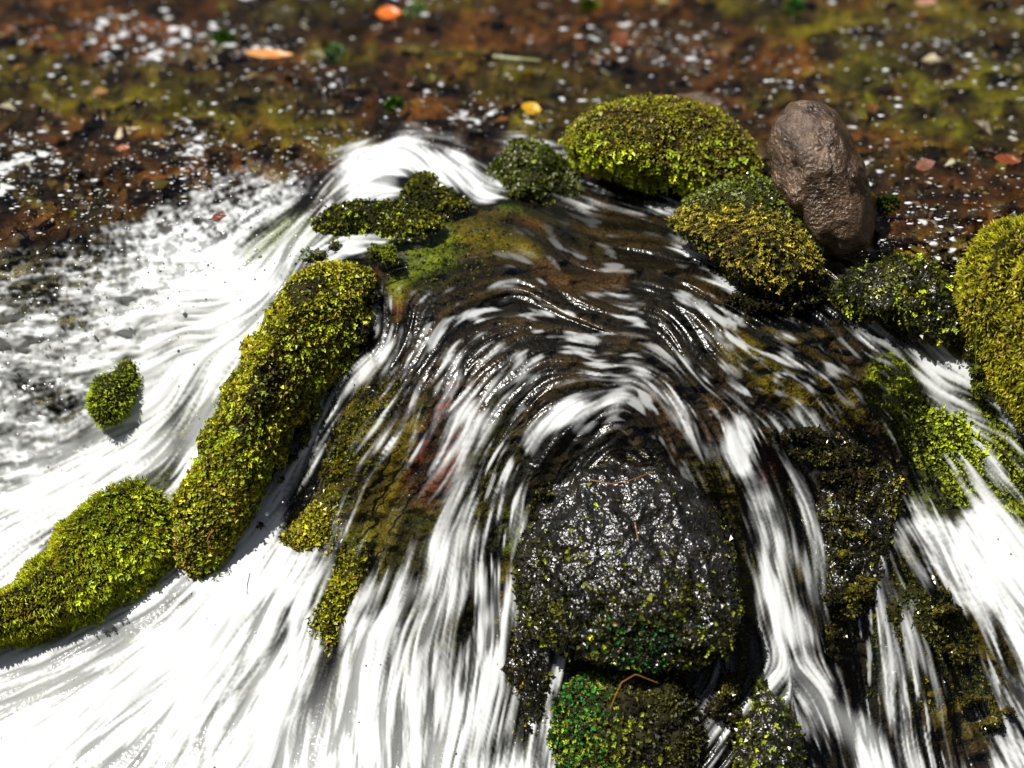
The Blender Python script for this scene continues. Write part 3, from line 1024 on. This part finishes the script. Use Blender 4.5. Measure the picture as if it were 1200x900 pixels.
rock('wet_boulder', 'big black glistening boulder in the middle of the cascade',
     [(606, 665), (616, 610), (638, 572), (670, 540), (712, 522), (762, 526), (804, 556), (838, 595), (860, 650), (870, 710), (862, 768), (800, 778),
      (740, 778), (680, 765), (645, 755), (614, 715)], (740, 640), -0.005, 0.095, 11, M_WET,
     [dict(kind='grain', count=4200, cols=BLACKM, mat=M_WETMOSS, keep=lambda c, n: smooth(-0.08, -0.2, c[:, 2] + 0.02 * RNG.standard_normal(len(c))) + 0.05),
      dict(kind='sprig', count=150, cols=LIMES, size=0.6, keep=lambda c, n: smooth(0.6, 0.3, n[:, 2]) + 0.15),
      dict(kind='grain', count=260, cols=[(0.01, 0.06, 0.012), (0.03, 0.2, 0.04)], keep=lambda c, n: smooth(0.12, 0.18, c[:, 0]) * smooth(0.3, 0.24, c[:, 0]) * smooth(-0.33, -0.27, c[:, 2]) * smooth(-0.15, -0.2, c[:, 2]))], lump=1.0, tilt=(0, -0.34))
rock('mossy_stone', 'dark stone with bright green sprigs below the black glistening boulder',
     [(650, 815), (668, 785), (710, 768), (760, 766), (798, 784), (824, 818), (838, 862), (825, 930), (740, 970), (670, 940), (648, 870)], (740, 850), 0.022, 0.085, 12, M_DARK,
     [dict(kind='grain', count=3600, cols=BLACKM), dict(kind='sprig', count=380, cols=LIMES, size=0.6, keep=lambda c, n: smooth(0.3, 0.12, c[:, 0])),
      dict(kind='grain', count=900, cols=[(0.02, 0.09, 0.01), (0.05, 0.22, 0.03)], keep=lambda c, n: smooth(0.19, 0.12, c[:, 0]))], lump=1.3, tilt=(0, -0.15))
rock('wet_boulder', 'black mossy rock face right of the thin central fall',
     [(900, 525), (920, 495), (960, 487), (1010, 507), (1050, 535), (1066, 568), (1056, 620), (1036, 690), (1000, 750), (965, 745), (945, 680),
      (925, 600)], (980, 620), 0.062, 0.08, 13, M_WET,
     [dict(kind='grain', count=3000, cols=BLACKM, mat=M_WETMOSS),
      dict(kind='sprig', count=170, cols=GOLD, size=0.6, keep=lambda c, n: smooth(-0.15, 0.0, c[:, 2]))], lump=1.0, tilt=(-0.1, -0.1))
rock('wet_boulder', 'dark olive rock veiled by thin water at the lower right',
     [(975, 720), (1000, 660), (1050, 640), (1090, 655), (1122, 700), (1145, 760), (1185, 800), (1190, 860), (1130, 890), (1060, 890), (1010, 870),
      (982, 800)], (1070, 780), 0.077, 0.08, 14, M_DARK,
     [dict(kind='grain', count=4000, cols=DGRN, mat=M_WETMOSS), dict(kind='sprig', count=200, cols=GOLD, size=0.6, keep=lambda c, n: smooth(0.62, 0.75, c[:, 0]))], lump=0.8)
rock('mossy_stone', 'small mossy stone splitting the foot of the central fall',
     [(860, 890), (873, 842), (894, 812), (916, 822), (937, 860), (948, 915), (940, 960), (862, 960)], (900, 880), -0.012, 0.05, 15, M_WET,
     [dict(kind='grain', count=700, cols=DGRN, mat=M_WETMOSS), dict(kind='sprig', count=110, cols=LIMES, size=0.6)], lump=0.9)
rock('wet_stone', 'bright lime mossy rock under sliding water near the right edge',
     [(1030, 450), (1070, 422), (1130, 440), (1190, 498), (1235, 570), (1200, 620), (1130, 622), (1085, 600), (1050, 540)], (1120, 530), 0.066, 0.07, 16, M_DARK,
     [dict(kind='grain', count=4500, cols=[(0.07, 0.09, 0.004), (0.22, 0.28, 0.008), (0.42, 0.50, 0.014)])], lump=0.6)
rock('wet_stone', 'mossy stone in splashing water between white tongue and olive boulder',
     [(562, 240), (575, 192), (602, 160), (636, 170), (667, 195), (692, 218), (690, 244), (640, 250), (590, 254)], (630, 240), 0.104, 0.08, 17, M_DARK,
     [dict(kind='grain', count=2600, cols=[(0.01, 0.02, 0.004), (0.05, 0.07, 0.006), (0.13, 0.15, 0.01), (0.3, 0.32, 0.2)], mat=M_WETMOSS)], lump=1.3)
rock('mossy_stone', 'flat dark green mossy slab at the top of the left chute',
     [(366, 264), (385, 246), (420, 235), (460, 237), (500, 244), (524, 262), (505, 280), (460, 283), (420, 275), (385, 275)], (450, 272), 0.022, 0.04, 18, M_DARK,
     [dict(kind='grain', count=1500, cols=DGRN, mat=M_WETMOSS), dict(kind='sprig', count=160, cols=LIMES, size=0.55)], lump=0.8)
rock('mossy_stone', 'small green mossy hump under the white tongue at the rim',
     [(462, 240), (474, 222), (488, 206), (502, 203), (512, 212), (530, 226), (556, 243), (520, 262), (480, 258)], (510, 245), 0.042, 0.05, 19, M_DARK,
     [dict(kind='grain', count=1100, cols=DGRN, mat=M_WETMOSS)], lump=0.6)
rock('mossy_stone', 'mossy tip breaking the white sheet below the long ridge',
     [(326, 635), (345, 610), (372, 585), (395, 600), (404, 640), (398, 668), (372, 655), (345, 650)], (365, 630), 0.025, 0.035, 21, M_DARK,
     [dict(kind='grain', count=1300, cols=YEL, mat=M_WETMOSS)], lump=0.8)
rock('mossy_stone', 'thin mossy fang pointing down through the main white sheet',
     [(356, 735), (375, 700), (405, 655), (432, 630), (425, 680), (405, 725), (385, 765), (371, 790)], (395, 710), 0.02, 0.03, 22, M_DARK,
     [dict(kind='grain', count=1300, cols=YEL, mat=M_WETMOSS)], lump=0.6)
rock('wet_stone', 'narrow black mossy stone left of the black glistening boulder',
     [(575, 770), (592, 700), (604, 645), (622, 660), (628, 700), (655, 760), (666, 880), (640, 940), (610, 900), (596, 840)], (615, 780), 0.036, 0.05, 23, M_WET,
     [dict(kind='grain', count=1800, cols=BLACKM, mat=M_WETMOSS), dict(kind='sprig', count=160, cols=GOLD, size=0.5, keep=lambda c, n: smooth(0.05, -0.02, c[:, 0]))], lump=0.9)


# ------------------------------------------------------------------ glint flecks, froth and spray
bm = bmesh.new()
bmesh.ops.create_icosphere(bm, subdivisions=1, radius=1)
BV = np.array([v.co[:] for v in bm.verts])
BF = np.array([[v.index for v in f.verts] for f in bm.faces])
bm.free()


def beads(name, px, py, h, rad, stretch=None, lo=0.15):
    P = world(px, py, h)
    n = len(P)
    sc = np.ones((n, 3)) if stretch is None else stretch
    V = P[:, None, :] + BV[None] * (rad[:, None] * sc)[:, None, :]
    Fi = (np.arange(n)[:, None, None] * len(BV) + BF[None]).reshape(-1)
    o = mesh_obj(name, V.reshape(-1, 3), Fi, np.full(n * len(BF), 3), M_FROTH_GLINT,
                 attrs={'col': np.repeat(np.array([0.92, 0.95, 1.0])[None] * (lo + (0.9 - lo) * RNG.random((n, 1)) ** 1.3), len(BV), 0)})
    o['kind'] = 'stuff'
    return o


def sample_field(a, px, py):
    ix = np.clip(((px - X0) / ST).astype(int), 0, NX - 1)
    iy = np.clip(((py - Y0) / ST).astype(int), 0, NY - 1)
    return a[iy, ix]


# glints on the level water, made as pale froth beads: denser in bands
cand = 40000
px = RNG.uniform(-150, 1350, cand)
py = RNG.uniform(-100, 330, cand)
dens = np.zeros_like(CX) + 0.10
for pts, wd, lv in [([(100, 40), (330, 60), (420, 110), (330, 110)], [30, 30, 26, 26], 0.5), ([(900, 75), (1000, 65), (1060, 40), (1250, 60)], [22, 26, 34, 40], 0.9), ([(740, 30), (800, 60), (860, 95)], [14, 20, 18], 0.6),
                    ([(1000, 120), (1200, 160)], [20, 26], 0.3), ([(1050, 260), (1180, 220)], [40, 26], 0.55), ([(0, 20), (130, 60), (60, 90)], [30, 26, 20], 0.5),
                    ([(80, 250), (200, 200), (330, 190), (400, 170)], [50, 44, 36, 20], 0.95), ([(0, 200), (120, 180)], [50, 40], 0.5),
                    ([(650, 40), (800, 60)], [26, 20], 0.3), ([(470, 90), (520, 130), (640, 150)], [20, 18, 14], 0.4)]:
    dens = np.maximum(dens, lv * stroke_mask(pts, wd))
dens = up(dens) * 0.9 * np.maximum(smooth(-0.5, 1.5, clump), 0.22)
k = (RNG.random(cand) < sample_field(dens, px, py)) & (sample_field(UPS, px, py) > 0.5)
px, py = px[k], py[k]
r = MM * np.clip(RNG.lognormal(-0.12, 0.55, len(px)), 0.35, 3.4)
beads('froth', px, py, sample_field(HW, px, py) - 0.002, r, np.stack([RNG.uniform(0.9, 3.0, len(px)), np.ones(len(px)), np.full(len(px), 0.45)], 1))

# spray thrown up over the left basin and the falls
cand = 9000
src = np.clip(up(stroke_mask([(340, 225), (230, 265), (110, 310), (0, 350)], [26, 44, 50, 60])) * 0.5 + 0.35 * up(stroke_mask([(60, 420), (250, 330)], [60, 60]))
              + 0.03 * smooth(0.5, 0.9, FOAM_SHEEN) * CASC, 0, 1)
px = RNG.uniform(-100, 1300, cand)
py = RNG.uniform(150, 950, cand)
k = RNG.random(cand) < sample_field(src, px, py)
px, py = px[k], py[k]
hh = sample_field(HW, px, py) - RNG.exponential(0.012, len(px)) - 0.003
beads('water_spray', px, py, hh, MM * np.clip(RNG.lognormal(-0.2, 0.5, len(px)), 0.3, 3.0), lo=0.6)


# sodden litter lying on the bed of the level stream
n_l = 5200
px = RNG.uniform(-150, 1350, n_l)
py = RNG.uniform(-120, 320, n_l)
k = sample_field(UPS, px, py) > 0.7
px, py = px[k], py[k]
pt = world(px, py, sample_field(HBED, px, py) - 0.006)
nr = unit(np.array([0, -0.15, 1.0]) + 0.25 * RNG.standard_normal(pt.shape))
d = unit(np.cross(nr, RNG.standard_normal(pt.shape)))
lc = palette(pt, [(0.012, 0.006, 0.002), (0.06, 0.022, 0.005), (0.10, 0.075, 0.005), (0.05, 0.055, 0.004), (0.16, 0.055, 0.012), (0.22, 0.19, 0.12)], 8, 9, 0.45)
ll = MM * RNG.lognormal(2.35, 0.5, len(px))
V, Fi, cc = leaf_arrays(pt, d, nr, ll, ll * RNG.uniform(0.25, 0.8, len(px)), lc, 0.08)
o = mesh_obj('leaf_litter', V, Fi, np.full(len(Fi) // 3, 3), M_LEAF, None, {'col': np.clip(cc, 0, 1)}, smooth_shade=False)
o['kind'] = 'stuff'


# ------------------------------------------------------------------ fallen leaves and small plants
def leaf(name, label, px, py, ln_px, wd_px, ang, col, col2, lift=0.006, cat='leaf', tilt=0.5, group='fallen leaves in the stream'):
    """a curled leaf blade with a midrib and a stalk; ang is the heading in the picture"""
    h = float(sample_field(HB, np.array([px]), np.array([py]))[0])
    c = world(px, py, h)
    ex = unit(math.cos(ang) * R + math.sin(ang) * (U * tilt + np.array([0, 0.8, 0]) * (1 - tilt)))
    nz = unit(np.array([0, -0.45, 0.9]))
    ey = unit(np.cross(nz, ex))
    nz = np.cross(ex, ey)
    n, m = 18, 9
    u = np.linspace(0, 1, n)
    prof = np.sin(math.pi * u ** 0.85) ** 0.8 * (1 + 0.12 * np.sin(u * 31))
    v = np.linspace(-1, 1, m)
    UU, VV = np.meshgrid(u, v, indexing='ij')
    sc = MM
    Lx = (UU - 0.5) * ln_px * sc
    Ly = VV * prof[:, None] * wd_px * 0.5 * sc
    Lz = (0.22 * VV ** 2 * prof[:, None] * wd_px * 0.5 + 0.14 * ln_px * (UU - 0.5) ** 2 + 0.4 * np.sin(UU * 14 + VV * 5)) * sc + lift
    V = c + Lx[..., None] * ex + Ly[..., None] * ey + Lz[..., None] * nz
    idx = np.arange(n * m).reshape(n, m)
    q = np.stack([idx[:-1, :-1], idx[1:, :-1], idx[1:, 1:], idx[:-1, 1:]], -1).reshape(-1, 4)
    t = np.clip(0.5 + 0.4 * np.sin(UU * 9 + 2 * VV) + 0.2 * RNG.standard_normal(UU.shape), 0, 1)
    cc = np.asarray(col) * (1 - t[..., None]) + np.asarray(col2) * t[..., None]
    cc = np.where(np.abs(VV[..., None]) < 0.15, cc * 0.75, cc)
    root = thing(name, label, cat, c, group)
    mesh_obj('blade', V.reshape(-1, 3), q.ravel(), np.full(len(q), 4), M_LEAF, root, {'col': cc.reshape(-1, 3)})
    # stalk
    k = 8
    tt = np.linspace(0, 1, k)
    path = c - ex * (ln_px * 0.5 * sc) - ex * (tt * ln_px * 0.22 * sc)[:, None] + nz * (lift + 0.035 * ln_px * sc + 0.004 * tt)[:, None]
    tube('stalk', path, np.linspace(0.9, 0.5, k) * sc, np.asarray(col) * 0.5, root)
    return root


def tube(name, path, rad, col, parent=None, mat=None):
    path = np.asarray(path, float)
    n = len(path)
    tg = unit(np.gradient(path, axis=0))
    a = unit(np.cross(tg, np.array([0.3, 0.2, 0.9])))
    b = np.cross(tg, a)
    th = np.linspace(0, 2 * math.pi, 6, endpoint=False)
    V = path[:, None] + np.asarray(rad)[:, None, None] * (np.cos(th)[None, :, None] * a[:, None] + np.sin(th)[None, :, None] * b[:, None])
    idx = np.arange(n * 6).reshape(n, 6)
    nx = np.roll(idx, -1, 1)
    q = np.stack([idx[:-1], nx[:-1], nx[1:], idx[1:]], -1).reshape(-1, 4)
    cc = np.repeat(np.asarray(col)[None], n * 6, 0) * np.exp(0.15 * RNG.standard_normal((n * 6, 1)))
    return mesh_obj(name, V.reshape(-1, 3), q.ravel(), np.full(len(q), 4), mat or M_LEAF, parent, {'col': cc})


ORG, ORG2 = (0.75, 0.13, 0.010), (0.85, 0.25, 0.03)
leaf('fallen_leaf', 'crumpled bright orange leaf beside a green tuft at the top', 456, 18, 36, 24, 0.1, ORG, ORG2)
leaf('fallen_leaf', 'long narrow pale orange leaf floating on the brown stream', 316, 66, 68, 15, -0.06, (0.75, 0.27, 0.05), (0.80, 0.40, 0.12))
leaf('fallen_leaf', 'small rounded yellow leaf left of the olive mossy boulder', 623, 129, 20, 26, 1.3, (0.62, 0.34, 0.01), (0.7, 0.45, 0.02))
leaf('fallen_leaf', 'small dull orange leaf in dark water at the left', 145, 176, 18, 10, 0.2, (0.32, 0.09, 0.02), (0.4, 0.12, 0.03))
leaf('fallen_leaf', 'russet brown leaf on the stream bed at top centre', 726, 48, 30, 24, 0.8, (0.13, 0.035, 0.008), (0.2, 0.06, 0.015))
leaf('fallen_leaf', 'pinkish brown leaf drifting right of the bare brown boulder', 1084, 196, 26, 18, 0.5, (0.22, 0.09, 0.06), (0.28, 0.12, 0.08))
leaf('fallen_leaf', 'rusty red leaf near the right edge above the yellow boulder', 1180, 190, 34, 16, -0.2, (0.2, 0.045, 0.012), (0.26, 0.07, 0.02))
leaf('fallen_leaf', 'pale pink leaf at the very top near the right corner', 1085, 5, 34, 14, 0.1, (0.4, 0.2, 0.13), (0.5, 0.27, 0.18))
leaf('fallen_leaf', 'dark red leaf caught in the foam of the left basin', 257, 256, 18, 10, 0.6, (0.16, 0.03, 0.012), (0.2, 0.05, 0.02))


def tuft(label, px, py, wpx, hpx, cols, count=160):
    h = float(sample_field(HB, np.array([px]), np.array([py]))[0])
    c = world(px, py, h)
    root = thing('water_plant', label, 'plant', c, 'green tufts in the stream')
    th = RNG.uniform(0, 2 * math.pi, count)
    rr = np.sqrt(RNG.random(count))
    p = c + (rr * np.cos(th) * wpx * 0.42 * MM)[:, None] * R + (rr * np.sin(th) * hpx * 0.42 * MM)[:, None] * U
    p = p + (1 - rr ** 2)[:, None] * 0.012 * np.array([0, 0, 1.0])
    nrm = np.repeat([[0, -0.4, 0.9]], count, 0)
    d = unit(RNG.standard_normal(p.shape) * 0.8 + nrm)
    ln_ = MM * RNG.uniform(5, 10, count)
    k_ = count // 4
    col = palette(p, cols, px, 40)
    moss_mesh('leaves', [leaf_arrays(p, d, nrm, ln_, ln_ * 0.6, col)], root, M_WETMOSS)
    path = np.array([c + np.array([0, 0, -0.02]), c, c + np.array([0, 0, 0.012])])
    tube('stem', path, [0.002, 0.002, 0.001], cols[0], root)


tuft('pale green tuft touching the crumpled orange leaf', 488, 15, 32, 24, [(0.03, 0.06, 0.01), (0.12, 0.2, 0.05), (0.3, 0.4, 0.2)])
tuft('small round green tuft right of the long pale orange leaf', 393, 65, 30, 20, [(0.02, 0.06, 0.01), (0.07, 0.18, 0.04), (0.25, 0.35, 0.2)])
tuft('dark green tuft above left of the long pale orange leaf', 263, 49, 36, 22, [(0.015, 0.04, 0.002), (0.04, 0.10, 0.004)])
tuft('green tuft in dark water below the small round one', 462, 126, 26, 12, [(0.02, 0.05, 0.004), (0.06, 0.15, 0.02)])
tuft('small bright green tuft at the top right of centre', 932, 10, 28, 18, [(0.02, 0.07, 0.01), (0.06, 0.2, 0.04)])
tuft('faint green tuft under water at the top, right of the pale stick', 690, 10, 30, 12, [(0.03, 0.05, 0.004), (0.08, 0.11, 0.01)])
tuft('green tuft under water right of the bare brown boulder', 1040, 243, 34, 20, [(0.015, 0.03, 0.003), (0.04, 0.07, 0.006)])


def stick(name, label, cat, pts, rad, col, lift=0.006, group=None):
    pts = np.array(pts, float)
    t = np.linspace(0, len(pts) - 1, 24)
    x = np.interp(t, range(len(pts)), pts[:, 0])
    y = np.interp(t, range(len(pts)), pts[:, 1])
    h = np.interp(t, range(len(pts)), pts[:, 2]) if pts.shape[1] > 2 else sample_field(HB, x, y) - lift
    P = world(x, y, h)
    wob = RNG.standard_normal(P.shape) * rad * 0.12
    o = tube(name, P + wob, rad * np.linspace(1, 0.6, 24), col)
    tag(o, label, cat, group)
    return o


stick('stick', 'pale straight stick lying in the stream above the mossy boulder', 'stick', [(577, 66), (606, 69), (633, 71)], 3.0 * MM, (0.42, 0.45, 0.26))
stick('plant_stem', 'mossy green stem floating left of the pale stick', 'stick', [(505, 63), (540, 61), (572, 62)], 3.0 * MM, (0.09, 0.09, 0.012))
hb = float(base_h(740, 640)) - 0.02
stick('twig', 'thin orange twig bent across the crown of the black boulder', 'twig', [(690, 562, hb - 0.048), (715, 567, hb - 0.062), (735, 564, hb - 0.062), (765, 553, hb - 0.045)], 0.7 * MM, (0.35, 0.15, 0.03), group='thin orange twigs')
stick('twig', 'short orange needle lying on the front of the black boulder', 'twig', [(744, 612, hb - 0.092), (748, 634, hb - 0.102)], 0.7 * MM, (0.45, 0.2, 0.06), group='thin orange twigs')
stick('twig', 'curled reddish sprig at the foot of the long mossy ridge', 'twig', [(249, 620, -0.205), (243, 632, -0.215), (245, 645, -0.215), (252, 651, -0.205)], 0.7 * MM, (0.35, 0.10, 0.03), group='thin orange twigs')
stick('twig', 'long thin brown needle lying on the mossy ridge', 'twig', [(340, 405, -0.19), (352, 388, -0.18), (362, 366, -0.165)], 0.8 * MM, (0.4, 0.26, 0.08), group='thin orange twigs')
stick('twig', 'arched orange twig over the green sprigged stone at the bottom', 'twig', [(715, 830, -0.33), (728, 800, -0.335), (745, 790, -0.33), (770, 800, -0.32)], 0.7 * MM, (0.35, 0.17, 0.03), group='thin orange twigs')
stick('grass_blade', 'thin green grass blade hanging beside the yellow boulder at right', 'grass blade', [(1157, 357, -0.28), (1145, 378, -0.27), (1143, 410, -0.26), (1144, 440, -0.25)], 1.0 * MM, (0.10, 0.13, 0.02))
